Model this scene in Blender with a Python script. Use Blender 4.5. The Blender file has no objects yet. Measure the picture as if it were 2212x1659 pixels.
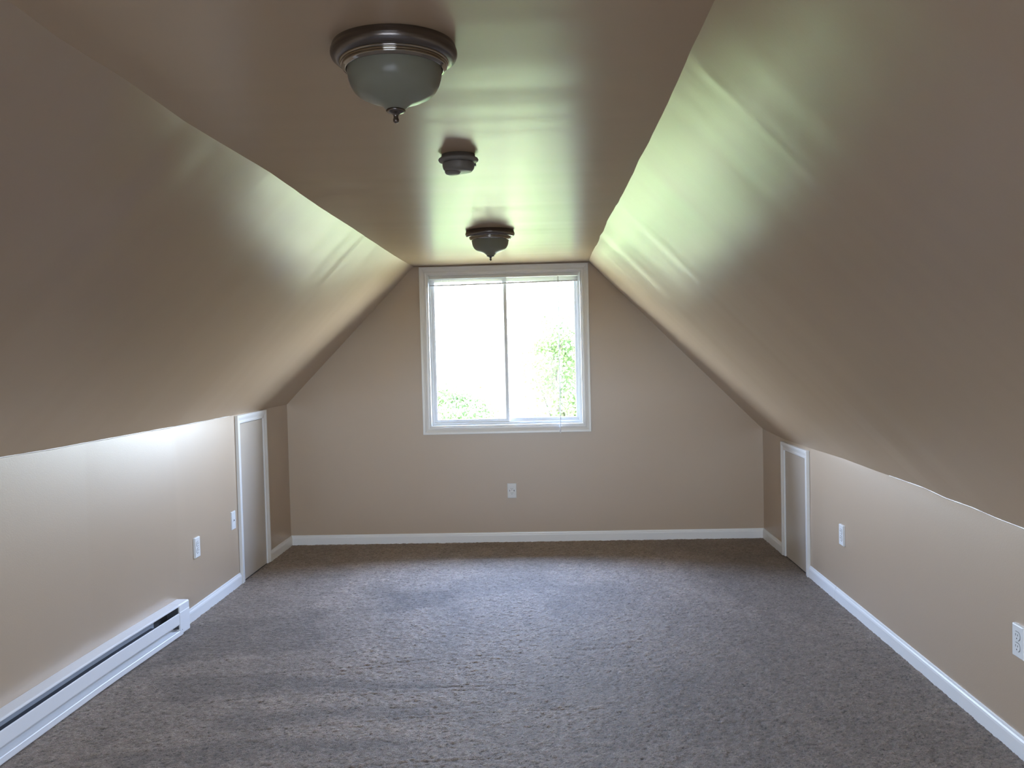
import bpy, bmesh, math, random
import numpy as np
from mathutils import Vector, Matrix
rng = np.random.default_rng(7); random.seed(7)
SC = bpy.context.scene
COL = SC.collection

# ------------------------------------------------------------------ camera
F_PX, W_PX, H_PX = 1860.0, 2212.0, 1659.0
YAW, PITCH, ROLL, CAM_Z = 0.03948, -0.0361, -0.02417, 1.46119
cam_d = bpy.data.cameras.new('camera'); cam = bpy.data.objects.new('camera', cam_d)
COL.objects.link(cam); SC.camera = cam
cam_d.sensor_fit = 'HORIZONTAL'; cam_d.sensor_width = 36.0
cam_d.lens = 36.0*F_PX/W_PX; cam_d.clip_start = 0.02; cam_d.clip_end = 500
_cy, _sy, _cp, _sp = math.cos(YAW), math.sin(YAW), math.cos(PITCH), math.sin(PITCH)
fw = Vector((-_sy*_cp, _cy*_cp, _sp)); r0 = Vector((_cy, _sy, 0)); u0 = r0.cross(fw)
rr = r0*math.cos(ROLL)+u0*math.sin(ROLL); uu = u0*math.cos(ROLL)-r0*math.sin(ROLL)
M = Matrix((rr, uu, -fw)).transposed().to_4x4(); M.translation = Vector((0, 0, CAM_Z))
cam.matrix_world = M

# ------------------------------------------------------------------ sky, sun, exposure
SKY = 50.0
w = bpy.data.worlds.new('sky'); SC.world = w; w.use_nodes = True
nt = w.node_tree; nt.nodes.clear()
wo = nt.nodes.new('ShaderNodeOutputWorld'); bg = nt.nodes.new('ShaderNodeBackground')
tc = nt.nodes.new('ShaderNodeTexCoord'); sx = nt.nodes.new('ShaderNodeSeparateXYZ')
cr = nt.nodes.new('ShaderNodeValToRGB')
cr.color_ramp.elements[0].position = 0.0; cr.color_ramp.elements[0].color = (0.76, 0.86, 1.0, 1)
cr.color_ramp.elements[1].position = 0.6; cr.color_ramp.elements[1].color = (0.38, 0.56, 1.0, 1)
nt.links.new(tc.outputs['Generated'], sx.inputs[0]); nt.links.new(sx.outputs['Z'], cr.inputs[0])
nt.links.new(cr.outputs[0], bg.inputs['Color']); bg.inputs['Strength'].default_value = SKY
nt.links.new(bg.outputs[0], wo.inputs[0])
sun_d = bpy.data.lights.new('sun', 'SUN'); sun = bpy.data.objects.new('sun', sun_d); COL.objects.link(sun)
sun_d.energy = 46.0; sun_d.angle = 0.02; sun_d.color = (1.0, 0.95, 0.86)
sun.rotation_euler = Vector((-0.75, 0.25, 1.0)).to_track_quat('Z', 'Y').to_euler()   # from the left, high: misses both windows
SC.view_settings.view_transform = 'Standard'; SC.view_settings.look = 'None'
SC.view_settings.gamma = 1.0; SC.view_settings.use_curve_mapping = False
SC.view_settings.exposure = 0.1
SC.cycles.max_bounces = 14; SC.cycles.diffuse_bounces = 9; SC.cycles.glossy_bounces = 6
SC.cycles.transmission_bounces = 8; SC.cycles.transparent_max_bounces = 12
SC.cycles.sample_clamp_indirect = 12.0; SC.cycles.use_denoising = True
SC.cycles.caustics_reflective = True; SC.cycles.blur_glossy = 0.5

# ------------------------------------------------------------------ measured room
D = 6.6; NEAR = -0.9; H = 2.14
XR = 1.638
def xl(y): return np.interp(y, [-3, 2.2, 3.0, 3.74, 4.56, 9], [-2.085, -2.08, -2.071, -2.055, -2.013, -2.013])
def kl(y): return np.interp(y, [-3, 3.2, 3.5, 4.4, 5.0, 5.45, 6.1, 6.7], [1.113, 1.112, 1.107, 1.107, 1.104, 1.103, 1.103, 1.103])
def kr(y): return np.interp(y, [-3, 3.02, 3.19, 3.38, 3.6, 3.8, 4.35, 4.83, 5.41, 6.03, 6.6, 6.7],
                            [.812, .812, .813, .820, .819, .829, .828, .831, .822, .818, .840, .842])
def clx(y): return np.interp(y, [-3, 1.62, 1.77, 1.89, 2.06, 2.24, 2.43, 2.78, 3.13, 3.43, 3.87, 4.41, 5.12, 5.86, 6.5, 6.7],
                             [-.99, -.988, -.998, -.996, -.993, -.999, -1.006, -.998, -.987, -.994, -1.003, -1.001, -1.006, -1.010, -.997, -.996])
def crx(y): return np.interp(y, [-3, 1.72, 1.94, 2.12, 2.35, 2.42, 2.59, 2.85, 3.13, 3.38, 3.62, 4.0, 4.32, 4.57, 4.93, 5.15, 5.43, 5.95, 6.4, 6.6, 6.7],
                             [.346, .346, .347, .349, .353, .354, .353, .355, .350, .353, .354, .350, .343, .340, .347, .340, .346, .339, .341, .349, .349])

def vnoise(x, y, seed=0):
    x = np.asarray(x, float); y = np.asarray(y, float)
    g = np.random.default_rng(seed).uniform(-1, 1, (256, 256))
    xi = np.floor(x).astype(int); yi = np.floor(y).astype(int)
    fx = x-xi; fy = y-yi; fx = fx*fx*(3-2*fx); fy = fy*fy*(3-2*fy)
    a = g[xi % 256, yi % 256]; b = g[(xi+1) % 256, yi % 256]; c = g[xi % 256, (yi+1) % 256]; d = g[(xi+1) % 256, (yi+1) % 256]
    return (a*(1-fx)+b*fx)*(1-fy)+(c*(1-fx)+d*fx)*fy

# ------------------------------------------------------------------ materials
def mat(name, col, rough=0.5, metal=0.0, spec=0.5, bump=None, var=None, coat=0.0, ior=1.5):
    m = bpy.data.materials.new(name); m.use_nodes = True
    n = m.node_tree; b = n.nodes['Principled BSDF']
    b.inputs['Base Color'].default_value = (*col, 1); b.inputs['Roughness'].default_value = rough
    b.inputs['Metallic'].default_value = metal; b.inputs['Specular IOR Level'].default_value = spec
    b.inputs['IOR'].default_value = ior; b.inputs['Coat Weight'].default_value = coat; b.inputs['Coat Roughness'].default_value = 0.40
    t = n.nodes.new('ShaderNodeTexCoord')
    if var:
        sc, amt = var
        no = n.nodes.new('ShaderNodeTexNoise'); no.inputs['Scale'].default_value = sc; no.inputs['Detail'].default_value = 4
        mx = n.nodes.new('ShaderNodeMix'); mx.data_type = 'RGBA'
        mx.inputs['A'].default_value = (*[c*(1-amt) for c in col], 1); mx.inputs['B'].default_value = (*[min(1, c*(1+amt)) for c in col], 1)
        n.links.new(t.outputs['Object'], no.inputs['Vector']); n.links.new(no.outputs['Fac'], mx.inputs['Factor'])
        n.links.new(mx.outputs['Result'], b.inputs['Base Color'])
    prev = None
    for sc, dist in (bump or []):
        no = n.nodes.new('ShaderNodeTexNoise'); no.inputs['Scale'].default_value = sc; no.inputs['Detail'].default_value = 3
        bp = n.nodes.new('ShaderNodeBump'); bp.inputs['Distance'].default_value = dist; bp.inputs['Strength'].default_value = 1.0
        n.links.new(t.outputs['Object'], no.inputs['Vector']); n.links.new(no.outputs['Fac'], bp.inputs['Height'])
        if prev: n.links.new(prev.outputs[0], bp.inputs['Normal'])
        prev = bp
    if prev: n.links.new(prev.outputs[0], b.inputs['Normal'])
    return m

PAINT = (0.46, 0.338, 0.222)
m_paint = mat('taupe satin wall paint', PAINT, 0.43, bump=[(170, 0.0003)], var=(3.0, 0.02), spec=0.5, ior=1.75, coat=0.7)
m_ceil = mat('taupe satin ceiling paint', PAINT, 0.27, bump=[(120, 0.00012)], var=(3.0, 0.02), spec=0.5, ior=1.58)
m_slope = mat('taupe satin slope paint', PAINT, 0.29, bump=[(110, 0.00016), (9, 0.0006)], var=(3.0, 0.02), spec=0.5, ior=1.66)
m_trim = mat('white semi-gloss trim paint', (0.85, 0.84, 0.82), 0.32, bump=[(60, 0.0001)])
m_door = mat('painted access door', (0.54, 0.47, 0.39), 0.38, bump=[(120, 0.0003)], var=(4, 0.03), coat=0.6)
m_vinyl = mat('white vinyl window frame', (0.78, 0.79, 0.79), 0.35, var=(9, 0.02))
m_plate = mat('white plastic', (0.78, 0.78, 0.77), 0.35, var=(30, 0.01))
m_dark = mat('dark slot', (0.015, 0.013, 0.012), 0.6, var=(40, 0.1))
m_heat = mat('white baked enamel', (0.88, 0.88, 0.90), 0.42, coat=0.0, var=(20, 0.01))
m_fin = mat('aluminium fins', (0.06, 0.065, 0.08), 0.5, metal=0.3, bump=[(200, 0.0004)])
m_refl = mat('galvanised reflector', (0.50, 0.54, 0.62), 0.5, var=(18, 0.06))
m_void = mat('dark heater interior', (0.05, 0.05, 0.055), 0.7, var=(18, 0.06))
m_pewter = mat('brushed pewter metal', (0.19, 0.17, 0.155), 0.27, metal=0.95, var=(25, 0.08))
m_ring = mat('polished pewter', (0.40, 0.37, 0.32), 0.10, metal=1.0, var=(25, 0.04))
m_det = mat('backlit aged alarm plastic', (0.20, 0.19, 0.17), 0.4, var=(30, 0.04))  # off-white plastic, its backlit shade put into the colour
m_blind = mat('white blind slats', (0.70, 0.70, 0.74), 0.4, var=(12, 0.02))
m_rail = mat('white metal head rail', (0.72, 0.71, 0.68), 0.35, var=(12, 0.02))

def glass_mat():
    m = bpy.data.materials.new('clear window glass'); m.use_nodes = True; n = m.node_tree; n.nodes.clear()
    o = n.nodes.new('ShaderNodeOutputMaterial'); tr = n.nodes.new('ShaderNodeBsdfTransparent'); gl = n.nodes.new('ShaderNodeBsdfGlossy')
    tr.inputs[0].default_value = (0.96, 0.975, 0.965, 1); gl.inputs['Roughness'].default_value = 0.02
    fr = n.nodes.new('ShaderNodeFresnel'); fr.inputs['IOR'].default_value = 1.12
    mx = n.nodes.new('ShaderNodeMixShader')
    n.links.new(fr.outputs[0], mx.inputs[0]); n.links.new(tr.outputs[0], mx.inputs[1]); n.links.new(gl.outputs[0], mx.inputs[2])
    n.links.new(mx.outputs[0], o.inputs[0]); return m
m_glass = glass_mat()

def frosted_mat():
    m = bpy.data.materials.new('frosted ribbed glass'); m.use_nodes = True; n = m.node_tree; n.nodes.clear()
    o = n.nodes.new('ShaderNodeOutputMaterial'); df = n.nodes.new('ShaderNodeBsdfDiffuse'); tl = n.nodes.new('ShaderNodeBsdfTranslucent')
    gl = n.nodes.new('ShaderNodeBsdfGlossy'); gl.inputs['Roughness'].default_value = 0.28
    df.inputs[0].default_value = (0.56, 0.57, 0.46, 1); tl.inputs[0].default_value = (0.80, 0.82, 0.68, 1)
    tc = n.nodes.new('ShaderNodeTexCoord'); no = n.nodes.new('ShaderNodeTexNoise'); no.inputs['Scale'].default_value = 14
    n.links.new(tc.outputs['Object'], no.inputs['Vector'])
    bp = n.nodes.new('ShaderNodeBump'); bp.inputs['Distance'].default_value = 0.002; n.links.new(no.outputs['Fac'], bp.inputs['Height'])
    for s in (df, tl, gl): n.links.new(bp.outputs[0], s.inputs['Normal'])
    a = n.nodes.new('ShaderNodeMixShader'); a.inputs[0].default_value = 0.62
    n.links.new(df.outputs[0], a.inputs[1]); n.links.new(tl.outputs[0], a.inputs[2])
    fr = n.nodes.new('ShaderNodeFresnel'); fr.inputs['IOR'].default_value = 1.45
    b = n.nodes.new('ShaderNodeMixShader'); n.links.new(fr.outputs[0], b.inputs[0]); n.links.new(a.outputs[0], b.inputs[1]); n.links.new(gl.outputs[0], b.inputs[2])
    n.links.new(b.outputs[0], o.inputs[0]); return m
m_frost = frosted_mat()

def acrylic_mat():
    m = bpy.data.materials.new('clear acrylic'); m.use_nodes = True; b = m.node_tree.nodes['Principled BSDF']
    n = m.node_tree
    no = n.nodes.new('ShaderNodeTexNoise'); no.inputs['Scale'].default_value = 30; rp = n.nodes.new('ShaderNodeMapRange')
    rp.inputs['To Min'].default_value = 0.08; rp.inputs['To Max'].default_value = 0.16
    n.links.new(no.outputs['Fac'], rp.inputs['Value']); n.links.new(rp.outputs[0], b.inputs['Roughness'])
    b.inputs['Base Color'].default_value = (0.93, 0.94, 0.97, 1); b.inputs['Transmission Weight'].default_value = 0.2
    return m
m_acryl = acrylic_mat()

def carpet_mat():
    m = bpy.data.materials.new('taupe frieze carpet'); m.use_nodes = True; n = m.node_tree; b = n.nodes['Principled BSDF']
    at = n.nodes.new('ShaderNodeVertexColor'); at.layer_name = 'yarn'
    tc = n.nodes.new('ShaderNodeTexCoord')
    no = n.nodes.new('ShaderNodeTexNoise'); no.inputs['Scale'].default_value = 260; no.inputs['Detail'].default_value = 3
    n.links.new(tc.outputs['Object'], no.inputs['Vector'])
    rp = n.nodes.new('ShaderNodeMapRange'); rp.inputs['From Min'].default_value = 0.3; rp.inputs['From Max'].default_value = 0.7
    rp.inputs['To Min'].default_value = 0.55; rp.inputs['To Max'].default_value = 1.4
    n.links.new(no.outputs['Fac'], rp.inputs['Value'])
    mx = n.nodes.new('ShaderNodeVectorMath'); mx.operation = 'SCALE'
    n.links.new(at.outputs['Color'], mx.inputs[0]); n.links.new(rp.outputs[0], mx.inputs['Scale'])
    n.links.new(mx.outputs[0], b.inputs['Base Color'])
    b.inputs['Roughness'].default_value = 0.65; b.inputs['Specular IOR Level'].default_value = 0.2
    b.inputs['Sheen Weight'].default_value = 0.2; b.inputs['Sheen Tint'].default_value = (1, 0.9, 0.8, 1); b.inputs['Sheen Roughness'].default_value = 0.45
    bp = n.nodes.new('ShaderNodeBump'); bp.inputs['Distance'].default_value = 0.004; n.links.new(no.outputs['Fac'], bp.inputs['Height'])
    n.links.new(bp.outputs[0], b.inputs['Normal']); return m
m_carpet = carpet_mat()
m_grass = mat('mown grass', (0.205, 0.174, 0.066), 0.8, var=(0.8, 0.2), bump=[(8, 0.02)])
m_bark = mat('grey brown bark', (0.16, 0.12, 0.09), 0.85, bump=[(25, 0.02)], var=(6, 0.2))
def leaf_mat(name, c):
    m = bpy.data.materials.new(name); m.use_nodes = True; n = m.node_tree; n.nodes.clear()
    o = n.nodes.new('ShaderNodeOutputMaterial'); df = n.nodes.new('ShaderNodeBsdfDiffuse'); tl = n.nodes.new('ShaderNodeBsdfTranslucent')
    tc = n.nodes.new('ShaderNodeTexCoord'); no = n.nodes.new('ShaderNodeTexNoise'); no.inputs['Scale'].default_value = 1.7
    mx = n.nodes.new('ShaderNodeMix'); mx.data_type = 'RGBA'; mx.inputs['A'].default_value = (*[v*0.6 for v in c], 1); mx.inputs['B'].default_value = (*[v*1.4 for v in c], 1)
    n.links.new(tc.outputs['Object'], no.inputs['Vector']); n.links.new(no.outputs['Fac'], mx.inputs['Factor'])
    n.links.new(mx.outputs['Result'], df.inputs[0]); n.links.new(mx.outputs['Result'], tl.inputs[0])
    a = n.nodes.new('ShaderNodeMixShader'); a.inputs[0].default_value = 0.4
    n.links.new(df.outputs[0], a.inputs[1]); n.links.new(tl.outputs[0], a.inputs[2]); n.links.new(a.outputs[0], o.inputs[0]); return m
m_leaf = leaf_mat('green leaves', (0.185, 0.245, 0.10))
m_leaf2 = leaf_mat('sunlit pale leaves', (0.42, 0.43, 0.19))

# ------------------------------------------------------------------ helpers
def link(name, me, m, parent=None, smooth=False):
    o = bpy.data.objects.new(name, me); COL.objects.link(o)
    if m: me.materials.append(m)
    if parent: o.parent = parent
    if smooth:
        me.polygons.foreach_set('use_smooth', [True]*len(me.polygons))
    return o
def bm_obj(name, bm, m, parent=None, smooth=False, bevel=0.0, seg=2):
    bmesh.ops.recalc_face_normals(bm, faces=bm.faces)
    me = bpy.data.meshes.new(name); bm.to_mesh(me); bm.free()
    o = link(name, me, m, parent, smooth)
    if bevel:
        b = o.modifiers.new('bevel', 'BEVEL'); b.width = bevel; b.segments = seg; b.limit_method = 'ANGLE'; b.angle_limit = 0.6
    return o
def box(bm, x0, x1, y0, y1, z0, z1):
    v = [bm.verts.new((x, y, z)) for x in (x0, x1) for y in (y0, y1) for z in (z0, z1)]
    for f in ((0, 1, 3, 2), (4, 6, 7, 5), (0, 4, 5, 1), (2, 3, 7, 6), (0, 2, 6, 4), (1, 5, 7, 3)):
        bm.faces.new([v[i] for i in f])
def loft(bm, secs, closed=False):
    """join cross-sections (lists of points) into one closed solid"""
    rows = [[bm.verts.new(p) for p in s] for s in secs]; n = len(rows[0])
    pairs = list(zip(rows[:-1], rows[1:])) + ([(rows[-1], rows[0])] if closed else [])
    for a, b in pairs:
        for i in range(n): bm.faces.new((a[i], a[(i+1) % n], b[(i+1) % n], b[i]))
    if not closed: bm.faces.new(rows[0][::-1]); bm.faces.new(rows[-1])
def lathe(bm, prof, seg=64, cx=0, cy=0, rib=0.0):
    rings = []
    for k, (r, z) in enumerate(prof):
        if r <= 1e-6: rings.append([bm.verts.new((cx, cy, z))]); continue
        ring = []
        for i in range(seg):
            q = r*(1+(rib*(1 if i % 2 else -1)))
            a = 2*math.pi*i/seg; ring.append(bm.verts.new((cx+q*math.cos(a), cy+q*math.sin(a), z)))
        rings.append(ring)
    for a, b in zip(rings[:-1], rings[1:]):
        for i in range(seg):
            j = (i+1) % seg
            if len(a) == 1 and len(b) > 1: bm.faces.new((a[0], b[i], b[j]))
            elif len(b) == 1 and len(a) > 1: bm.faces.new((a[i], a[j], b[0]))
            elif len(a) > 1: bm.faces.new((a[i], a[j], b[j], b[i]))
def empty(name, loc=(0, 0, 0)):
    o = bpy.data.objects.new(name, None); COL.objects.link(o); o.location = loc; o.empty_display_size = 0.1; return o
def tag(o, label=None, cat=None, group=None, kind=None):
    for k, v in (('label', label), ('category', cat), ('group', group), ('kind', kind)):
        if v: o[k] = v
    return o
def put(child, parent):
    """parent while keeping the world coordinates the mesh was written in"""
    child.parent = parent; child.matrix_parent_inverse = Matrix.Translation(parent.location).inverted(); return child
def grid_slab(name, P, off, m):
    """closed slab: P[i,j,3] front grid, off = offset of the flat back"""
    ni, nj = P.shape[:2]; n = ni*nj
    border = [(i, 0) for i in range(ni)]+[(ni-1, j) for j in range(1, nj)]+[(i, nj-1) for i in range(ni-2, -1, -1)]+[(0, j) for j in range(nj-2, 0, -1)]
    bp = np.array([P[i, j]+off for i, j in border])
    V = np.vstack([P.reshape(-1, 3), bp])
    I = (np.arange(ni-1)[:, None]*nj+np.arange(nj-1)[None]).ravel()
    F = [tuple(r) for r in np.stack([I, I+nj, I+nj+1, I+1], 1).tolist()]
    nb = len(border)
    for k in range(nb):
        a = border[k]; b = border[(k+1) % nb]
        F.append((a[0]*nj+a[1], n+k, n+(k+1) % nb, b[0]*nj+b[1]))
    F.append(tuple(range(n+nb-1, n-1, -1)))
    me = bpy.data.meshes.new(name); me.from_pydata(V.tolist(), [], F); me.validate()
    bm = bmesh.new(); bm.from_mesh(me); bmesh.ops.recalc_face_normals(bm, faces=bm.faces); bm.to_mesh(me); bm.free()
    o = link(name, me, m)
    sm = np.zeros(len(me.polygons), bool); sm[:len(I)] = True
    me.polygons.foreach_set('use_smooth', sm); me.set_sharp_from_angle(angle=0.6)
    return o

# ------------------------------------------------------------------ room shell
ys = np.arange(NEAR-0.02, D+0.021, 0.02)
def yband(y, s, seed):        # waviness of hung drywall: changes along the room, hardly across it
    return (0.0011*vnoise(y*2.3, s*0.35, seed)+0.0010*vnoise(y*5.5, s*0.7, seed+1)+0.00042*vnoise(y*13, s*1.2, seed+2)
            + 0.0010*vnoise(y*0.8, s*0.9, seed+3))
def joint(y, y0, h=0.0012, w_=0.09): return h*np.exp(-((y-y0)/w_)**2)

# wall_left
zs = np.linspace(0, 1, 45)
Y, T = np.meshgrid(ys, zs, indexing='ij')
P = np.stack([xl(Y)+0.0012*vnoise(Y*1.7, T*2, 31), Y, T*kl(Y)-0.0], -1)
grid_slab('wall_left', P, np.array([-0.12, 0, 0]), m_paint)['kind'] = 'structure'
P = np.stack([XR-0.0012*vnoise(Y*1.7, T*2, 32), Y, T*kr(Y)], -1)
P[:, -1, 0] = XR; grid_slab('wall_right', P, np.array([0.12, 0, 0]), m_paint)['kind'] = 'structure'
# ceiling
xs = np.linspace(0, 1, 68)
Y, T = np.meshgrid(ys, xs, indexing='ij')
wob = lambda y, sd: 0.0012*vnoise(y*9, 0*y, sd)
cl_ = clx(Y)+wob(Y, 41); cr_ = crx(Y)+wob(Y, 42)
X = cl_+(cr_-cl_)*T; win = np.clip(np.minimum(T, 1-T)*12, 0, 1)
Z = H-win*(0.012*np.clip(2.5-Y, 0, 0.9)+1.3*yband(Y, X, 51)+joint(Y, 3.85)+joint(Y, 1.4))
grid_slab('ceiling', np.stack([X, Y, Z], -1), np.array([0, 0, 0.12]), m_ceil)['kind'] = 'structure'
# slopes
def slope(name, side, seed):
    T_ = np.linspace(0, 1, 90); Y, T = np.meshgrid(ys, T_, indexing='ij')
    if side < 0: ax, az, bx, n = xl(Y)+0.0012*vnoise(Y*1.7, 2+0*Y, 31), kl(Y), clx(Y)+wob(Y, 41), np.array([0.712, 0, -0.702])
    else: ax, az, bx, n = XR+0*Y, kr(Y), crx(Y)+wob(Y, 42), np.array([-0.715, 0, -0.699])
    X = ax+(bx-ax)*T; Z = az+(H-az)*T; S = T*1.5
    win = np.clip(np.minimum(T, 1-T)*14, 0, 1)
    d = yband(Y, S, seed)+0.0005*vnoise(Y*1.1, S*1.3, seed+9)
    if side > 0:
        d = d+joint(Y, 2.0, 0.0022, 0.12)+0.0007/(1+np.exp(-(Y-2.005)/0.008))
        d = d+0.003*np.exp(-((Y-2.03)/0.012)**2-((T-0.955)/0.022)**2)+0.002*np.exp(-((Y-2.035)/0.007)**2-((T-0.863)/0.006)**2)
        d = d+joint(Y, 4.4, 0.0008, 0.1)
    else:
        d = d+joint(Y, 2.55, 0.0016, 0.10)+joint(Y, 5.0, 0.001, 0.1)
    kink = -0.02*np.clip(2.56-Y, 0, 0.5)-0.007*np.clip(Y-2.56, 0, 0.6)*np.clip((6.6-Y)/3.44, 0, 1) if side < 0 else 0.022*np.clip(2.0-Y, 0, 0.8)
    d = d*win
    d = d+kink*np.clip(np.minimum(T, 1-T)*10, 0, 1)
    P = np.stack([X+n[0]*d, Y, Z+n[2]*d], -1)
    o = grid_slab(name, P, -n*0.12, m_slope); o['kind'] = 'structure'; return o
slope('ceiling_left', -1, 61); slope('ceiling_right', 1, 81)

# light caulk bead where the slope meets each knee wall
def bead(name, side, y0, y1):
    bm = bmesh.new(); secs = []
    for y in np.arange(y0, y1, 0.02):
        y = float(y); r_ = 0.0022+0.0010*float(vnoise(y*14, 0.0, 91))
        if side < 0: x, z = float(xl(y)), float(kl(y))
        else: x, z = XR, float(kr(y))
        s_ = 1 if side < 0 else -1
        secs.append([(x-s_*0.004, y, z-r_*1.6), (x+s_*r_*0.9, y, z-r_*1.0), (x+s_*r_*1.6, y, z+r_*0.6), (x+s_*0.001, y, z+0.004)])
    loft(bm, secs); o = bm_obj(name, bm, m_caulk, None, True); o['kind'] = 'structure'
m_caulk = mat('off white caulk', (0.74, 0.70, 0.64), 0.35, var=(30, 0.05))
bead('trim_1', -1, 1.5, 5.40); bead('trim_2', 1, 1.5, 4.2)

# gable walls with a window opening each
WX0, WX1, WZ0, WZ1 = -0.898, 0.284, 0.901, 2.077
def gable(name, y0, y1, wx0, wx1, WZ0=WZ0, WZ1=WZ1):
    bm = bmesh.new()
    A, B, C_, E_ = -2.30, 1.95, -0.12, 2.30
    box(bm, A, wx0, y0, y1, C_, E_); box(bm, wx1, B, y0, y1, C_, E_)
    box(bm, wx0, wx1, y0, y1, C_, WZ0); box(bm, wx0, wx1, y0, y1, WZ1, E_)
    bmesh.ops.remove_doubles(bm, verts=bm.verts, dist=1e-5)
    # drop internal faces shared by two boxes
    seen = {}
    for f in bm.faces: seen.setdefault(tuple(sorted(v.index for v in f.verts)), []).append(f)
    o = bm_obj(name, bm, m_paint); o['kind'] = 'structure'; return o
gable('wall_far', D, D+0.14, WX0, WX1)
VX0, VX1, VZ0, VZ1 = -0.95, 0.35, 0.66, 1.50      # wide slider behind the camera
gable('wall_near', NEAR-0.14, NEAR, VX0, VX1, VZ0, VZ1)

# floor: tufted carpet, real relief where the camera can look
def poly_dist(px, py, pts):
    d = np.full(px.shape, 9.0)
    for (ax, ay), (bx, by) in zip(pts[:-1], pts[1:]):
        vx, vy = bx-ax, by-ay; t = np.clip(((px-ax)*vx+(py-ay)*vy)/(vx*vx+vy*vy), 0, 1)
        d = np.minimum(d, np.hypot(px-ax-t*vx, py-ay-t*vy))
    return d
def inside(px, py, pts, soft):
    c = np.zeros(px.shape, bool); n = len(pts)
    for i in range(n):
        (ax, ay), (bx, by) = pts[i], pts[(i+1) % n]
        k = ((ay > py) != (by > py)); c ^= k & (px < (bx-ax)*(py-ay)/((by-ay) or 1e-9)+ax)
    d = poly_dist(px, py, pts+[pts[0]]); s = np.where(c, d, -d)
    return 1/(1+np.exp(-s/soft))
grooves = [[(-1.471, 3.843), (-1.353, 3.874), (-1.192, 3.916), (-0.942, 3.962), (-0.648, 4.045), (-0.342, 4.105), (-0.14, 4.08)],
           [(-1.2, 3.87), (-0.942, 3.925), (-0.648, 4.0), (-0.342, 4.06), (-0.2, 4.04)],
           [(-1.578, 3.493), (-1.468, 3.562), (-1.191, 3.635), (-0.874, 3.663), (-0.597, 3.704), (-0.272, 3.717), (-0.1, 3.74)],
           [(-0.874, 3.625), (-0.597, 3.665), (-0.272, 3.675)],
           [(-0.68, 3.49), (-0.45, 3.494), (-0.298, 3.52)], [(-0.6, 3.42), (-0.25, 3.44), (0.1, 3.47)],
           [(-1.389, 3.226), (-1.159, 3.296), (-0.981, 3.318), (-0.732, 3.365), (-0.551, 3.397), (-0.308, 3.402)],
           [(-0.95, 2.95), (-0.5, 3.02), (-0.1, 3.05)], [(0.1, 4.16), (0.4, 4.2)], [(0.45, 3.3), (0.85, 3.34), (1.1, 3.3)]]
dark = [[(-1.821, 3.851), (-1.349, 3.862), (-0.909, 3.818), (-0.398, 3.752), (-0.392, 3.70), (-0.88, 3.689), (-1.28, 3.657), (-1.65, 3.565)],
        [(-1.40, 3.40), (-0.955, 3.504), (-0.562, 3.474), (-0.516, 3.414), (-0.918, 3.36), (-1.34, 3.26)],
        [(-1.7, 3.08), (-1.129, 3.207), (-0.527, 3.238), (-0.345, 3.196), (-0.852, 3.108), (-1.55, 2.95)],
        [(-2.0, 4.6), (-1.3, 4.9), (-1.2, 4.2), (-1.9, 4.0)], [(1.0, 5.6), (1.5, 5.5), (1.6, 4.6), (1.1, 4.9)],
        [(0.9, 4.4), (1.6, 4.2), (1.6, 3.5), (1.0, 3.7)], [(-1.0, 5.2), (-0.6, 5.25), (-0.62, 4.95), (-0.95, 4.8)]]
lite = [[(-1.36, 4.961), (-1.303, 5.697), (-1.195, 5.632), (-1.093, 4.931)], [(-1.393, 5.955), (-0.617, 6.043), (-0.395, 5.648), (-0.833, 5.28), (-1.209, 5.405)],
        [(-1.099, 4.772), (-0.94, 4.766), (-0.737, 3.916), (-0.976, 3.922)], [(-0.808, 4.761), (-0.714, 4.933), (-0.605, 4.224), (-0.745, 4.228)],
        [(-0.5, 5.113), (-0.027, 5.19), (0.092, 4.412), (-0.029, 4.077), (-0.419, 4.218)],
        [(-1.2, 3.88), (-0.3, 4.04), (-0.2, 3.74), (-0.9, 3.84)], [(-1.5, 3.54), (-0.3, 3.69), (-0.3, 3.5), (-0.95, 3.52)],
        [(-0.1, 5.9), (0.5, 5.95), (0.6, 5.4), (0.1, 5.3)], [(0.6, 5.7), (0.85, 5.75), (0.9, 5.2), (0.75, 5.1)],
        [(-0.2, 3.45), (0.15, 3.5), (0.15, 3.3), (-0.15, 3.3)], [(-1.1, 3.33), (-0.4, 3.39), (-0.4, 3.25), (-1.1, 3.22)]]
step = 0.0062
gx = np.arange(-2.11, 1.66, step); gy = np.arange(2.75, 6.61, step)
GX, GY = np.meshgrid(gx, gy, indexing='ij')
jx = rng.uniform(-.35, .35, GX.shape)*step; jy = rng.uniform(-.35, .35, GX.shape)*step
nap_shade = np.zeros(GX.shape)
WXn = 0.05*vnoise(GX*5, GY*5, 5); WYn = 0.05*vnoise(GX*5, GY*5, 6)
for p_ in dark: nap_shade -= 1.0*inside(GX+WXn, GY+WYn*0.5, p_, 0.012)
for p_ in lite: nap_shade += 0.9*inside(GX+WXn, GY+WYn, p_, 0.03)
nap_shade -= 0.8/(1+np.exp(-((GX-0.75)+0.25*(4.6-GY)+0.15*vnoise(GX*2, GY*2, 77))/0.16)); nap_shade += 0.35*vnoise(GX*3, GY*2.2, 8)+0.35*vnoise(GX*11, GY*8, 9)  # whole right side darker, shading painted through the mask
nap_shade = np.clip(nap_shade, -1, 1)
g = np.zeros(GX.shape)
for p_ in grooves: g = np.maximum(g, np.exp(-(poly_dist(GX+0.15*WXn*0, GY+0.004*vnoise(GX*40, GY*3, 12), p_)/0.0055)**2))
tuft = rng.uniform(0, 1, GX.shape)
tuft = 0.6*tuft+0.4*np.roll(tuft, 1, 0)
clump = vnoise(GX*45, GY*45, 14)
hgt = 0.0048*tuft+0.0022*clump-0.0026*g
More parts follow.
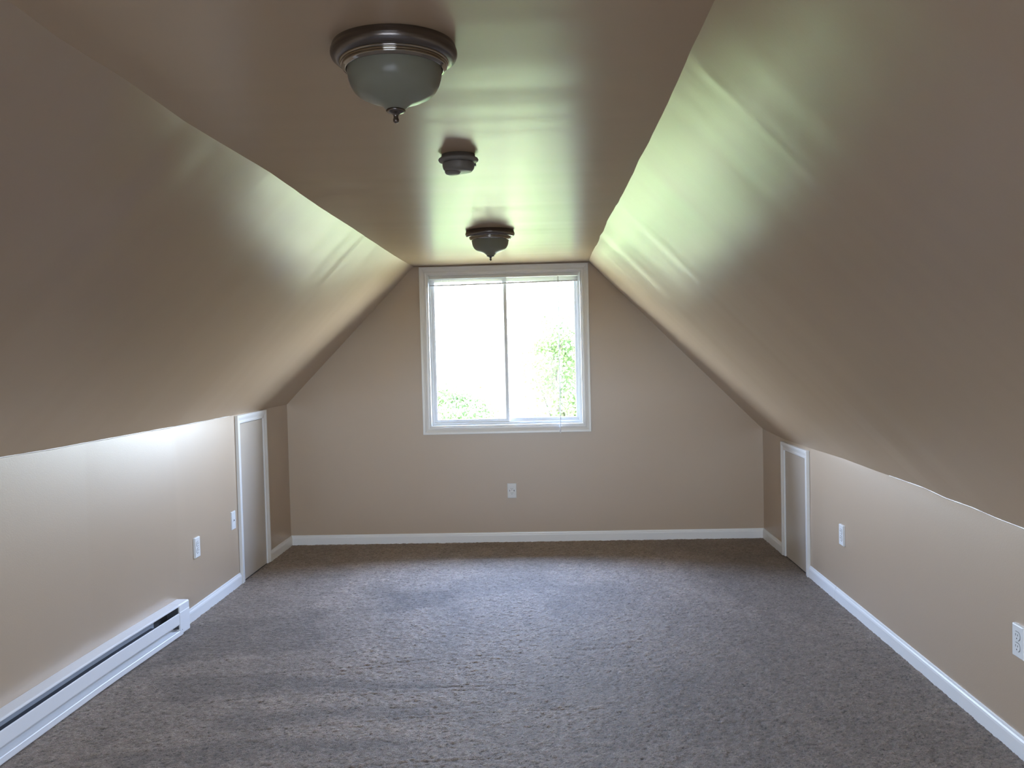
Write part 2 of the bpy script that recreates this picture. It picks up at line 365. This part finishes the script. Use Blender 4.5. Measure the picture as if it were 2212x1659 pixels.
GZ = 0.002+hgt
PX = GX+jx; PY = GY+jy-nap_shade*0.8*GZ               # pile leans towards or away from the window
ni, nj = GX.shape
V = np.stack([PX, PY, GZ], -1).reshape(-1, 3)
# skirt: the carpet runs on behind the camera as a plain ring
me = bpy.data.meshes.new('floor'); I = (np.arange(ni-1)[:, None]*nj+np.arange(nj-1)[None]).ravel()
Q = np.stack([I, I+nj, I+nj+1, I+1], 1)
extra = np.array([(-2.2, NEAR-0.05, 0.004), (1.75, NEAR-0.05, 0.004), (1.75, 2.752, 0.004), (-2.2, 2.752, 0.004),
                  (-2.2, NEAR-0.05, -0.1), (1.75, NEAR-0.05, -0.1), (1.75, 6.7, -0.1), (-2.2, 6.7, -0.1)])
nv = len(V); V = np.vstack([V, extra]); Q = np.vstack([Q, [[nv, nv+1, nv+2, nv+3], [nv+4, nv+7, nv+6, nv+5]]])
me.vertices.add(len(V)); me.vertices.foreach_set('co', V.astype(np.float32).ravel())
me.loops.add(Q.size); me.loops.foreach_set('vertex_index', Q.astype(np.int32).ravel())
me.polygons.add(len(Q)); me.polygons.foreach_set('loop_start', (np.arange(len(Q))*4).astype(np.int32))
me.update(calc_edges=True); me.validate()
ca = me.color_attributes.new('yarn', 'FLOAT_COLOR', 'POINT')
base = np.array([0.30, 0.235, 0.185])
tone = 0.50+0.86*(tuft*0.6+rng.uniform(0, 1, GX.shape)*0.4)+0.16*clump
tone *= (1+0.30*nap_shade)*(1-0.15*g)  # shading of leaning pile and grooves painted into the yarn colour
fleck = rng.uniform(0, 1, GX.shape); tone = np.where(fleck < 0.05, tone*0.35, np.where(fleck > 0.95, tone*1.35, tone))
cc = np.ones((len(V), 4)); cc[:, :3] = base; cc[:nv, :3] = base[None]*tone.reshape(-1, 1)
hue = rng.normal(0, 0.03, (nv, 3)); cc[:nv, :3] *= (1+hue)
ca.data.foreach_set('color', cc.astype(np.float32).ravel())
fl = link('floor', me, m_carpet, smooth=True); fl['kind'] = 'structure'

# ------------------------------------------------------------------ baseboards
PROF = [(0, -0.03), (0.0125, -0.03), (0.0125, 0.056), (0.0105, 0.064), (0.0070, 0.070), (0.0055, 0.078), (0, 0.080)]
def board(parent, pts, inward):
    """run of baseboard along pts (x,y) with inward normals"""
    bm = bmesh.new(); secs = []
    for (x, y), (nx, ny) in zip(pts, inward):
        secs.append([(x+nx*d, y+ny*d, z) for d, z in PROF])
    loft(bm, secs); o = bm_obj('board', bm, m_trim, bevel=0.0012); put(o, parent); return o
bl = tag(empty('baseboard_left', (-2.0, 5.6, 0)), kind='structure')
yy = np.linspace(5.474, 4.46, 8)
board(bl, [(float(xl(y)), float(y)) for y in yy], [(1, 0)]*8)
board(bl, [(-2.013, 6.056), (-2.013, 6.6)], [(1, 0), (1, -1)])
yy = np.linspace(2.15, NEAR, 8)
board(bl, [(float(xl(y)), float(y)) for y in yy], [(1, 0)]*8)
bf = tag(empty('baseboard_far', (0, D, 0)), kind='structure')
board(bf, [(-2.013, D), (1.638, D)], [(1, -1), (-1, -1)])
br = tag(empty('baseboard_right', (1.6, 5.0, 0)), kind='structure')
board(br, [(XR, D), (XR, 6.035)], [(-1, -1), (-1, 0)])
board(br, [(XR, 5.445), (XR, 4.952)], [(-1, 0)]*2)
board(br, [(XR, 4.949), (XR, NEAR)], [(-1, 0)]*2)
bn = tag(empty('baseboard_near', (0, NEAR, 0)), kind='structure')
board(bn, [(-2.08, NEAR), (1.638, NEAR)], [(1, 1), (-1, 1)])

# ------------------------------------------------------------------ mitred casing helper
CAS = [(0, 0), (0.0, 0.010), (0.004, 0.0135), (0.014, 0.0145), (0.019, 0.0125), (0.026, 0.0145), (0.040, 0.0195), (0.0545, 0.0205), (0.057, 0.019), (0.057, 0)]
#      (distance from the inner edge outwards, thickness off the wall)
def casing_piece(name, parent, a, b, ma, mb, out, nrm, prof=CAS, m=None, scale=1.0):
    """a,b inner-edge ends; out = outward direction in the wall plane; ma/mb = +1 mitre, 0 square"""
    a, b, out, nrm = Vector(a), Vector(b), Vector(out), Vector(nrm); d = (b-a).normalized()
    bm = bmesh.new()
    s0 = [a+out*(u*scale)-d*(ma*u*scale)+nrm*t for u, t in prof]; s1 = [b+out*(u*scale)+d*(mb*u*scale)+nrm*t for u, t in prof]
    loft(bm, [s0, s1]); o = bm_obj(name, bm, m or m_trim, bevel=0.0006, seg=1); put(o, parent); return o

# access doors in the knee walls
def access_door(name, side, xw, y0, y1, ztop, label):
    """y0 near outer edge, y1 far outer edge"""
    n = (1, 0, 0) if side < 0 else (-1, 0, 0); s = n[0]
    r = tag(empty(name, (xw, (y0+y1)/2, 0)), label=label, kind='structure')
    c = 0.057; iy0, iy1, iz = y0+c, y1-c, ztop-c
    casing_piece('casing', r, (xw, iy0, 0.002), (xw, iy0, iz), 0, 1, (0, -1, 0), n)
    casing_piece('casing', r, (xw, iy1, 0.010), (xw, iy1, iz), 0, 1, (0, 1, 0), n)
    casing_piece('casing', r, (xw, iy0, iz), (xw, iy1, iz), 1, 1, (0, 0, 1), n)
    bm = bmesh.new(); x0, x1 = sorted((xw-s*0.02, xw+s*0.005)); box(bm, x0, x1, iy0+0.0035, iy1-0.006, 0.012, iz-0.003)
    put(bm_obj('door_panel', bm, m_door, bevel=0.0015), r)
    bm = bmesh.new(); x0, x1 = sorted((xw-s*0.02, xw+s*0.0012)); box(bm, x0, x1, iy0-0.002, iy1+0.002, 0.003, iz+0.002)
    o = put(bm_obj('door_gap', bm, m_dark), r)
access_door('door_1', -1, -2.013, 5.473, 6.052, 1.099, 'painted knee wall access door in white casing, left wall')
access_door('door_2', 1, 1.638, 5.443, 6.037, 0.803, 'painted knee wall access door in white casing, right wall')

# ------------------------------------------------------------------ windows
def window(name, y, s, label, WX0=WX0, WX1=WX1, WZ0=WZ0, WZ1=WZ1, mid=-0.307):
    """y = room face of the wall, s = +1 outside lies towards +Y"""
    r = tag(empty(name, ((WX0+WX1)/2, y, WZ0)), label=label, kind='structure')
    n = (0, -s, 0); x0, x1, z0, z1 = WX0, WX1, WZ0, WZ1
    pr = [(u*0.97, t) for u, t in CAS]
    casing_piece('casing', r, (x0, y, z0), (x0, y, z1), 1, 1, (-1, 0, 0), n, pr)
    casing_piece('casing', r, (x1, y, z0), (x1, y, z1), 1, 1, (1, 0, 0), n, pr)
    casing_piece('casing', r, (x0, y, z1), (x1, y, z1), 1, 1, (0, 0, 1), n, pr)
    casing_piece('casing', r, (x0, y, z0), (x1, y, z0), 1, 1, (0, 0, -1), n, pr)
    def ring(nm, parent, a0, a1, c0, c1, wd, ya, yb, m, wb=None, wt=None, bev=0.002):
        bm = bmesh.new(); wb = wb or wd; wt = wt or wd
        o_ = [(a0, c0), (a1, c0), (a1, c1), (a0, c1)]; i_ = [(a0+wd, c0+wb), (a1-wd, c0+wb), (a1-wd, c1-wt), (a0+wd, c1-wt)]
        loft(bm, [[(o[0], ya, o[1]), (o[0], yb, o[1]), (i[0], yb, i[1]), (i[0], ya, i[1])] for o, i in zip(o_, i_)], closed=True)
        return put(bm_obj(nm, bm, m, bevel=bev), parent)
    ring('jamb_liner', r, x0, x1, z0, z1, 0.010, y-s*0.004, y+s*0.09, m_trim)
    fr = ring('frame', r, x0+0.010, x1-0.010, z0+0.010, z1-0.010, 0.018, y+s*0.058, y+s*0.135, m_vinyl)
    def sash(a0, a1, ya, wd):
        sr = ring('sash', r, a0, a1, z0+0.026, z1-0.030, wd, ya, ya+s*0.024, m_vinyl, bev=0.003)
        sub = bmesh.new(); yp = ya+s*0.012
        box(sub, a0+wd-0.004, a1-wd+0.004, min(yp, yp+s*0.004), max(yp, yp+s*0.004), z0+0.026+wd-0.004, z1-0.030-wd+0.004)
        o = bm_obj('pane', sub, m_glass); o.parent = sr; o.matrix_parent_inverse = sr.matrix_world.inverted()
        o.matrix_parent_inverse = Matrix.Identity(4)
        return sr
    sash(x0+0.024, mid+0.018, y+s*0.068, 0.026)
    sash(mid-0.018, x1-0.024, y+s*0.100, 0.028)
    # inner stop
    ring('stop', r, x0+0.022, x1-0.022, z0+0.020, z1-0.020, 0.010, y+s*0.062, y+s*0.067, m_vinyl, bev=0.001)
    return r
window('window_1', D, 1, 'white sliding window with mitred casing in the gable wall')
window('window_2', NEAR, -1, 'white sliding window in the gable wall behind the camera', VX0, VX1, VZ0, VZ1, -0.33)
for y, s, WX0, WX1, WZ0, WZ1 in ((D+0.16, 1, WX0, WX1, WZ0, WZ1), (NEAR-0.16, -1, VX0, VX1, VZ0, VZ1)):       # daylight portals in the two window openings (guide sampling only)
    ld = bpy.data.lights.new('daylight_portal', 'AREA'); ld.shape = 'RECTANGLE'; ld.size = WX1-WX0; ld.size_y = WZ1-WZ0
    lo = bpy.data.objects.new('daylight_portal', ld); COL.objects.link(lo); ld.cycles.is_portal = True
    lo.location = ((WX0+WX1)/2, y, (WZ0+WZ1)/2); lo.rotation_euler = Vector((0, s, 0)).to_track_quat('Z', 'Y').to_euler()

# mini blind, drawn up
b = tag(empty('window_blind', (-0.31, D+0.02, 2.06)), 'white mini blind drawn up to the top of the window, with tilt wand', 'window blind')
bm = bmesh.new(); box(bm, -0.880, 0.266, D+0.014, D+0.040, 2.044, 2.0665); put(bm_obj('head_rail', bm, m_rail, bevel=0.002), b)
NS = 9
for k in range(NS):
    f0 = (k+0.5)/NS
    zl = 2.034-f0*(2.034-1.998); zr = 2.037-f0*(2.037-2.009)
    bm = bmesh.new(); secs = []
    for x, z in ((-0.874, zl), (0.26, zr)):
        secs.append([(x, D+0.014, z-0.0004), (x, D+0.027, z+0.0012), (x, D+0.040, z-0.0004), (x, D+0.040, z+0.0003), (x, D+0.027, z+0.0019), (x, D+0.014, z+0.0003)])
    loft(bm, secs); put(bm_obj('slat', bm, m_blind), b)
bm = bmesh.new()
loft(bm, [[(x, D+0.015, z), (x, D+0.040, z), (x, D+0.040, z+0.010), (x, D+0.015, z+0.010)] for x, z in ((-0.876, 1.986), (0.262, 1.999))])
put(bm_obj('bottom_rail', bm, m_blind, bevel=0.002), b)
def rod(name, parent, p, q, r, m, seg=8):
    p, q = Vector(p), Vector(q); d = (q-p).normalized(); a = d.orthogonal().normalized(); c = d.cross(a)
    bm = bmesh.new(); loft(bm, [[p0+(a*math.cos(t)+c*math.sin(t))*r for t in [2*math.pi*i/seg for i in range(seg)]] for p0 in (p, q)])
    return put(bm_obj(name, bm, m), parent)
for x in (-0.79, -0.775, -0.73, 0.08, 0.095):
    rod('ladder_cord', b, (x, D+0.012, 2.05), (x, D+0.012, 1.996), 0.0011, m_blind, 6)
wd = rod('tilt_wand', b, (0.109, D-0.012, 2.035), (0.1025, D-0.026, 0.858), 0.0036, m_acryl, 6)
tp = rod('wand_tip', b, (0.1025, D-0.026, 0.866), (0.1023, D-0.026, 0.840), 0.0055, m_acryl, 8)
tp.parent = wd; tp.matrix_parent_inverse = wd.matrix_world.inverted() if False else Matrix.Identity(4)
hk = rod('wand_hook', b, (0.109, D+0.016, 2.052), (0.109, D-0.012, 2.030), 0.0015, m_rail, 6)

# ------------------------------------------------------------------ wall plates
def local_to_world(origin, ux, nrm):
    ux, nrm = Vector(ux), Vector(nrm); up = Vector((0, 0, 1)); o = Vector(origin)
    return Matrix(((ux.x, up.x, nrm.x, o.x), (ux.y, up.y, nrm.y, o.y), (ux.z, up.z, nrm.z, o.z), (0, 0, 0, 1)))
def plate(name, origin, ux, nrm, label, cat, kind, depth=0.007):
    r = empty(name); r.matrix_world = local_to_world(origin, ux, nrm)
    tag(r, label, cat, 'power outlets around the room' if cat == 'outlet' else None)
    bm = bmesh.new(); w2, h2 = 0.035, 0.0575
    loft(bm, [[(-w2, -h2, -0.002), (w2, -h2, -0.002), (w2, h2, -0.002), (-w2, h2, -0.002)], [(-w2, -h2, depth-0.003), (w2, -h2, depth-0.003), (w2, h2, depth-0.003), (-w2, h2, depth-0.003)],
              [(-w2+.003, -h2+.003, depth), (w2-.003, -h2+.003, depth), (w2-.003, h2-.003, depth), (-w2+.003, h2-.003, depth)]])
    bm_obj('plate', bm, m_plate, r, bevel=0.001)
    def disc(nm, par, cx, cy, rad, z0, z1, m, cut=0.0, seg=24):
        bm = bmesh.new(); s = []
        for z in (z0, z1):
            s.append([(cx+rad*math.cos(2*math.pi*i/seg), cy+max(-rad+cut, min(rad-cut, rad*math.sin(2*math.pi*i/seg))), z) for i in range(seg)])
        loft(bm, s); return bm_obj(nm, bm, m, par)
    if kind == 'duplex':
        for cy in (0.0195, -0.0195):
            disc('receptacle_rim', r, 0, cy, 0.0185, depth-0.004, depth+0.0004, m_dark, 0.003)
            so = disc('receptacle', r, 0, cy, 0.0172, depth-0.004, depth+0.0022, m_plate, 0.003)
            for sxx, hh in ((-0.0063, 0.0042), (0.0063, 0.0034)):
                bm = bmesh.new(); box(bm, sxx-0.0012, sxx+0.0012, cy+0.004-hh, cy+0.004+hh, depth, depth+0.0026); bm_obj('slot', bm, m_dark, so)
            disc('ground_hole', so, 0, cy-0.0088, 0.0025, depth, depth+0.0026, m_dark, seg=10)
        disc('screw', r, 0, 0, 0.003, depth, depth+0.001, m_plate, seg=12)
    elif kind == 'gfci':
        bm = bmesh.new(); box(bm, -0.0165, 0.0165, -0.0335, 0.0335, depth-0.003, depth+0.0018); so = bm_obj('receptacle', bm, m_plate, r, bevel=0.001)
        for cy in (0.0165, -0.0175):
            for sxx in (-0.0063, 0.0063):
                bm = bmesh.new(); box(bm, sxx-0.0012, sxx+0.0012, cy-0.003, cy+0.004, depth, depth+0.0022); bm_obj('slot', bm, m_dark, so)
            disc('ground_hole', so, 0, cy-0.0095, 0.0024, depth, depth+0.0022, m_dark, seg=10)
        for sxx, rr_ in ((-0.0165, 0.0022), (0.0165, 0.0030)):
            bm = bmesh.new(); box(bm, sxx-rr_*0.7, sxx+rr_*0.7, -0.0055, 0.0065, depth, depth+0.0024); bm_obj('side_slot', bm, m_dark, so)
    elif kind == 'jack':
        bm = bmesh.new(); box(bm, -0.0085, 0.0085, -0.009, 0.009, depth-0.002, depth+0.002); so = bm_obj('jack', bm, m_plate, r, bevel=0.0008)
        bm = bmesh.new()
        loft(bm, [[(-0.006, -0.0045, z), (0.006, -0.0045, z), (0.006, 0.002, z), (0.0025, 0.006, z), (-0.0025, 0.006, z), (-0.006, 0.002, z)] for z in (depth, depth+0.0025)])
        bm_obj('socket', bm, m_dark, so)
        for cy in (0.042, -0.042): disc('screw', r, 0, cy, 0.0028, depth, depth+0.001, m_plate, seg=12)
    return r
plate('wall_outlet', (-0.281, D, 0.401), (1, 0, 0), (0, -1, 0), 'white power outlet on the gable wall below the window', 'outlet', 'gfci')
plate('wall_outlet', (-2.013, 4.795, 0.398), (0, 1, 0), (1, 0, 0), 'white power outlet on the left knee wall between heater and access door', 'outlet', 'duplex', 0.011)
plate('cable_jack', (-2.013, 5.374, 0.439), (0, 1, 0), (1, 0, 0), 'white wall plate with one dark jack beside the left access door', 'wall plate', 'jack', 0.008)
plate('wall_outlet', (XR, 4.845, 0.4), (0, -1, 0), (-1, 0, 0), 'white power outlet on the right knee wall, nearer the access door', 'outlet', 'duplex', 0.011)
plate('wall_outlet', (XR, 3.04, 0.411), (0, -1, 0), (-1, 0, 0), 'white power outlet at the right edge of the photo, nearest the camera', 'outlet', 'duplex', 0.013)

# ------------------------------------------------------------------ baseboard heater
hx0, hy1 = -2.013, 4.523; hy0 = 2.20; DP = 0.066
h = tag(empty('baseboard_heater', (-2.03, 3.4, 0.0)), 'long white electric baseboard heater along the left knee wall', 'heater')
def run(name, prof, y0, y1, m, parent, bev=0.001, n=12, par_put=True):
    bm = bmesh.new(); secs = []
    for y in np.linspace(y0, y1, n): secs.append([(float(xl(y))+d, float(y), z) for d, z in prof])
    loft(bm, secs); o = bm_obj(name, bm, m, h, bevel=bev)
    o.matrix_parent_inverse = Matrix.Translation(h.location).inverted()
    return o
SLOT_T, SLOT_B = 0.168, 0.135; YC = 4.415
run('back_panel', [(0.0, 0.02), (0.004, 0.02), (0.004, 0.174), (0.0, 0.174)], hy0, hy1-0.004, m_void, h)
run('top_cover', [(0.0, 0.1755), (0.0, 0.178), (0.060, 0.178), (0.0655, 0.1755), (0.0660, 0.170), (0.0655, SLOT_T), (0.0635, SLOT_T), (0.0635, 0.172), (0.058, 0.1755)], hy0, YC, m_heat, h)
run('front_panel', [(0.0600, SLOT_B-0.004), (0.0625, SLOT_B), (0.0655, SLOT_B-0.002), (0.0660, SLOT_B-0.006), (0.0660, 0.078), (0.0635, 0.072), (0.0520, 0.068), (0.0520, 0.070), (0.0615, 0.074), (0.0635, 0.080), (0.0635, SLOT_B-0.008)], hy0, YC-0.002, m_heat, h)
run('kick_strip', [(0.006, 0.020), (0.0655, 0.012), (0.0665, 0.016), (0.0665, 0.037), (0.0645, 0.0400), (0.056, 0.0420), (0.040, 0.0470), (0.022, 0.060), (0.022, 0.057), (0.039, 0.044), (0.062, 0.036), (0.0635, 0.020), (0.006, 0.024)], hy0, YC+0.035, m_heat, h)
run('heating_fins', [(0.014, 0.070), (0.050, 0.070), (0.050, 0.119), (0.014, 0.119)], hy0+0.02, YC-0.20, m_fin, h, bev=0)
run('reflector', [(0.006, 0.05), (0.0085, 0.05), (0.0085, 0.168), (0.006, 0.168)], hy0+0.01, YC-0.16, m_refl, h, bev=0)
run('slot_shade_plate', [(0.004, 0.05), (0.0615, 0.05), (0.0615, 0.171), (0.004, 0.171)], YC-0.012, YC-0.004, m_void, h, bev=0, n=2)  # added dark plate, stands in for shade at the slot end
def endcap(y0, y1):
    bm = bmesh.new(); prof = [(0.0, 0.020), (0.0660, 0.020), (0.0675, 0.024), (0.0675, 0.1345), (0.0660, 0.1365), (0.0660, 0.173), (0.0600, 0.1785), (0.0, 0.1785)]
    loft(bm, [[(float(xl(y))+d, y, z) for d, z in prof] for y in (y0, y1)])
    o = bm_obj('end_cap', bm, m_heat, h, bevel=0.0012); o.matrix_parent_inverse = Matrix.Translation(h.location).inverted(); return o
endcap(YC, hy1); endcap(hy0-0.1, hy0)
for (y_, z_) in ((4.437, 0.040),):
    bm = bmesh.new(); xx = float(xl(y_))+0.0672
    loft(bm, [[(xx+dx, y_+0.0022*math.cos(t), z_+0.0022*math.sin(t)) for t in [i*math.pi/4 for i in range(8)]] for dx in (-0.001, 0.0008)])
    o = bm_obj('screw', bm, m_dark, h); o.matrix_parent_inverse = Matrix.Translation(h.location).inverted()

# ------------------------------------------------------------------ ceiling lights
def ceiling_light(cx, cy, label):
    r = tag(empty('ceiling_light', (cx, cy, H-(0.008 if cy < 2 else 0))), label, 'ceiling light', 'flush ceiling lights along the ceiling'); r.scale = (0.995, 0.995, 0.87)
    bm = bmesh.new()
    lathe(bm, [(0, 0.003), (0.130, 0.003), (0.1335, -0.004), (0.1350, -0.010), (0.1348, -0.0125), (0.1370, -0.015), (0.1375, -0.020), (0.1372, -0.025), (0.1345, -0.0325), (0.1290, -0.038), (0.1225, -0.0410), (0.1165, -0.042), (0.100, -0.040), (0, -0.036)], 96)
    bm_obj('canopy', bm, m_pewter, r, True)
    bm = bmesh.new()
    lathe(bm, [(0.1175, -0.038), (0.1185, -0.0415), (0.1175, -0.0445), (0.1155, -0.0455), (0.1165, -0.0475), (0.1155, -0.0505), (0.1135, -0.0510), (0.1145, -0.0535), (0.1130, -0.0565), (0.1105, -0.057), (0.1085, -0.0600), (0.1055, -0.061), (0.1035, -0.058), (0.1035, -0.038)], 96)
    o = bm_obj('stepped_ring', bm, m_ring, r, True); o.data.set_sharp_from_angle(angle=1.0)
    bm = bmesh.new()
    pr = [(0.1015, -0.050), (0.1025, -0.064), (0.1005, -0.080), (0.0965, -0.096), (0.0890, -0.112), (0.0775, -0.1235), (0.0620, -0.1325), (0.0470, -0.1385), (0.0345, -0.1440), (0.0265, -0.150), (0.0215, -0.156), (0.017, -0.160)]
    lathe(bm, pr, 144, rib=0.0035)
    lathe(bm, [(q-0.0035 if q > .02 else q-0.002, z+0.002) for q, z in pr][::-1], 144, rib=0.0)
    bm_obj('glass_bowl', bm, m_frost, r, True)
    bm = bmesh.new()
    lathe(bm, [(0, -0.150), (0.012, -0.155), (0.0200, -0.1575), (0.0215, -0.1605), (0.0185, -0.1640), (0.0125, -0.1665), (0.0080, -0.169), (0.0055, -0.172), (0.0052, -0.178), (0.0064, -0.181), (0.0064, -0.186), (0.0045, -0.1895), (0, -0.191)], 40)
    bm_obj('finial', bm, m_pewter, r, True)
    return r
ceiling_light(-0.3125, 1.88, 'flush frosted glass ceiling light with pewter rim, the one nearest the camera')
ceiling_light(-0.291, 4.79, 'flush frosted glass ceiling light with pewter rim, the one closest to the window')

# smoke detector
sd = tag(empty('smoke_detector', (-0.281, 2.952, H)), 'round dark smoke detector on the ceiling between the two lights', 'smoke detector')
bm = bmesh.new(); lathe(bm, [(0, 0.003), (0.056, 0.003), (0.058, -0.010), (0.0665, -0.014), (0.0685, -0.018), (0.0665, -0.0225), (0.058, -0.026), (0.050, -0.0265), (0, -0.0265)], 64)
bm_obj('mounting_base', bm, m_det, sd, True)
bm = bmesh.new(); lathe(bm, [(0, -0.025), (0.049, -0.025), (0.049, -0.0285), (0.0545, -0.030), (0.0545, -0.038), (0.052, -0.048), (0.046, -0.056), (0.038, -0.0585), (0, -0.0585)], 64)
body = bm_obj('body', bm, m_det, sd, True); body.data.set_sharp_from_angle(angle=0.9)
bm = bmesh.new(); lathe(bm, [(0, -0.055), (0.026, -0.055), (0.0265, -0.060), (0.024, -0.0645), (0.017, -0.0675), (0, -0.0685)], 40, cx=-0.020, cy=-0.004)
bm_obj('sensor_dome', bm, m_det, sd, True)
bm = bmesh.new(); box(bm, 0.050, 0.060, -0.006, 0.006, -0.040, -0.031); bm_obj('release_tab', bm, m_det, sd, bevel=0.001)

# ------------------------------------------------------------------ outdoors
bm = bmesh.new(); GZ0 = -3.4; n = 24
vs = [[bm.verts.new(((i/n-.5)*160, (j/n-.5)*160, GZ0+0.25*math.sin(i*1.3)*math.sin(j*0.9))) for j in range(n+1)] for i in range(n+1)]
for i in range(n):
    for j in range(n): bm.faces.new((vs[i][j], vs[i+1][j], vs[i+1][j+1], vs[i][j+1]))
bm_obj('ground', bm, m_grass, smooth=True)['kind'] = 'structure'
bm = bmesh.new(); box(bm, -14, 14, -34, -2.2, GZ0-0.3, GZ0+0.30)  # unseen ground added behind the house to cut green bounce on the ceiling
m_bounce = mat('tan bounce ground', (0.13, 0.105, 0.08), 0.9, var=(2, 0.2), bump=[(30, 0.01)])
bm_obj('rear_bounce_ground', bm, m_bounce)['kind'] = 'structure'

def tree(cx, cy, top, crown_r, crown_z0, nleaf, seed, label, lsz=0.11):
    rg = np.random.default_rng(seed)
    r = tag(empty('leafy_tree', (cx, cy, GZ0)), label, 'tree', 'trees outside the window')
    ht = top-GZ0; bm = bmesh.new()
    pts = [Vector((0.12*math.sin(k*1.7+seed), 0.12*math.cos(k*1.3+seed), ht*0.93*k/6)) for k in range(7)]
    loft(bm, [[p+Vector((math.cos(t), math.sin(t), 0))*(0.20*(1-0.85*k/6)) for t in [i*math.pi/4 for i in range(8)]] for k, p in enumerate(pts)])
    bm_obj('trunk', bm, m_bark, r, True)
    c0 = crown_z0-GZ0; cents = []
    for k in range(26):
        a = rg.uniform(0, 6.28); q = crown_r*math.sqrt(rg.uniform(0.02, 1)); zz = c0+(ht-c0)*rg.uniform(0, 1)
        q *= math.sqrt(max(0.08, 1-((zz-c0)/(ht-c0))**2*0.9)); cents.append((q*math.cos(a), q*math.sin(a), zz))
    bm = bmesh.new()
    for c in cents[:12]:
        p0 = Vector((0, 0, max(0.8, c[2]-0.9))); p1 = Vector(c)
        d = (p1-p0).normalized(); a = d.orthogonal().normalized(); e = d.cross(a)
        loft(bm, [[p+(a*math.cos(t)+e*math.sin(t))*w_ for t in (0, 2.1, 4.2)] for p, w_ in ((p0, 0.05), (p1, 0.015))])
    bm_obj('branches', bm, m_bark, r)
    C = np.array(cents)[rg.integers(0, 26, nleaf)]+rg.normal(0, 0.30*crown_r/1.6, (nleaf, 3))*np.array([1, 1, .8])
    U = rg.normal(size=(nleaf, 3)); U /= np.linalg.norm(U, axis=1)[:, None]
    Wv = np.cross(U, rg.normal(size=(nleaf, 3))); Wv /= np.linalg.norm(Wv, axis=1)[:, None]
    s = (lsz*rg.uniform(.6, 1.3, nleaf))[:, None]; Nv = np.cross(U, Wv)
    Vt = np.stack([C-U*s*.6, C+Wv*s*.33+Nv*s*.08, C+U*s*.6, C-Wv*s*.33+Nv*s*.08], 1).reshape(-1, 3)
    me = bpy.data.meshes.new('foliage'); Fq = (np.arange(nleaf)[:, None]*4+np.arange(4)[None]).tolist()
    me.from_pydata(Vt.tolist(), [], Fq); o = link('foliage', me, m_leaf, r); o['kind'] = 'stuff'
    return r
tree(0.18, 12.4, 1.95, 0.95, -0.6, 17000, 1, 'leafy tree outside, behind the right pane, the tallest', 0.05)
tree(-1.7, 16.4, 0.95, 1.1, -0.9, 16000, 2, 'leafy tree outside, low behind the left pane', 0.06)
tree(0.6, 20.5, 1.3, 1.2, -0.9, 10000, 3, 'leafy tree outside, farthest, behind the tall tree', 0.08)

# far hedge closing the view at the end of the yard
rg = np.random.default_rng(11)
hd = tag(empty('hedge', (-3, 34, GZ0)), 'pale sunlit hedge across the far end of the yard, behind all the trees', 'hedge')
bm = bmesh.new(); secs = []
for i in range(41):
    x = -24+i*1.05; t = 5.3+0.5*math.sin(i*0.9)+0.3*math.sin(i*2.3)
    secs.append([(x, 1.1, -0.2), (x, -1.1+0.2*math.sin(i), -0.2), (x, -0.9, t*0.8), (x, -0.2, t), (x, 0.7, t*0.9)])
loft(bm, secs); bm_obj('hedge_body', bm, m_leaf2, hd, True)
n_ = 22000
px_ = rg.uniform(-24, 18, n_); i_ = (px_+24)/1.05; tp_ = 5.3+0.5*np.sin(i_*0.9)+0.3*np.sin(i_*2.3)
C = np.stack([px_, rg.normal(-0.6, 0.55, n_), np.abs(tp_*rg.uniform(0, 1.04, n_)**0.8)], 1)
U = rg.normal(size=(n_, 3)); U /= np.linalg.norm(U, axis=1)[:, None]
Wv = np.cross(U, rg.normal(size=(n_, 3))); Wv /= np.linalg.norm(Wv, axis=1)[:, None]
sz = (0.24*rg.uniform(.6, 1.3, n_))[:, None]
Vt = np.stack([C-U*sz*.6, C+Wv*sz*.33, C+U*sz*.6, C-Wv*sz*.33], 1).reshape(-1, 3)
me = bpy.data.meshes.new('foliage'); me.from_pydata(Vt.tolist(), [], (np.arange(n_)[:, None]*4+np.arange(4)[None]).tolist())
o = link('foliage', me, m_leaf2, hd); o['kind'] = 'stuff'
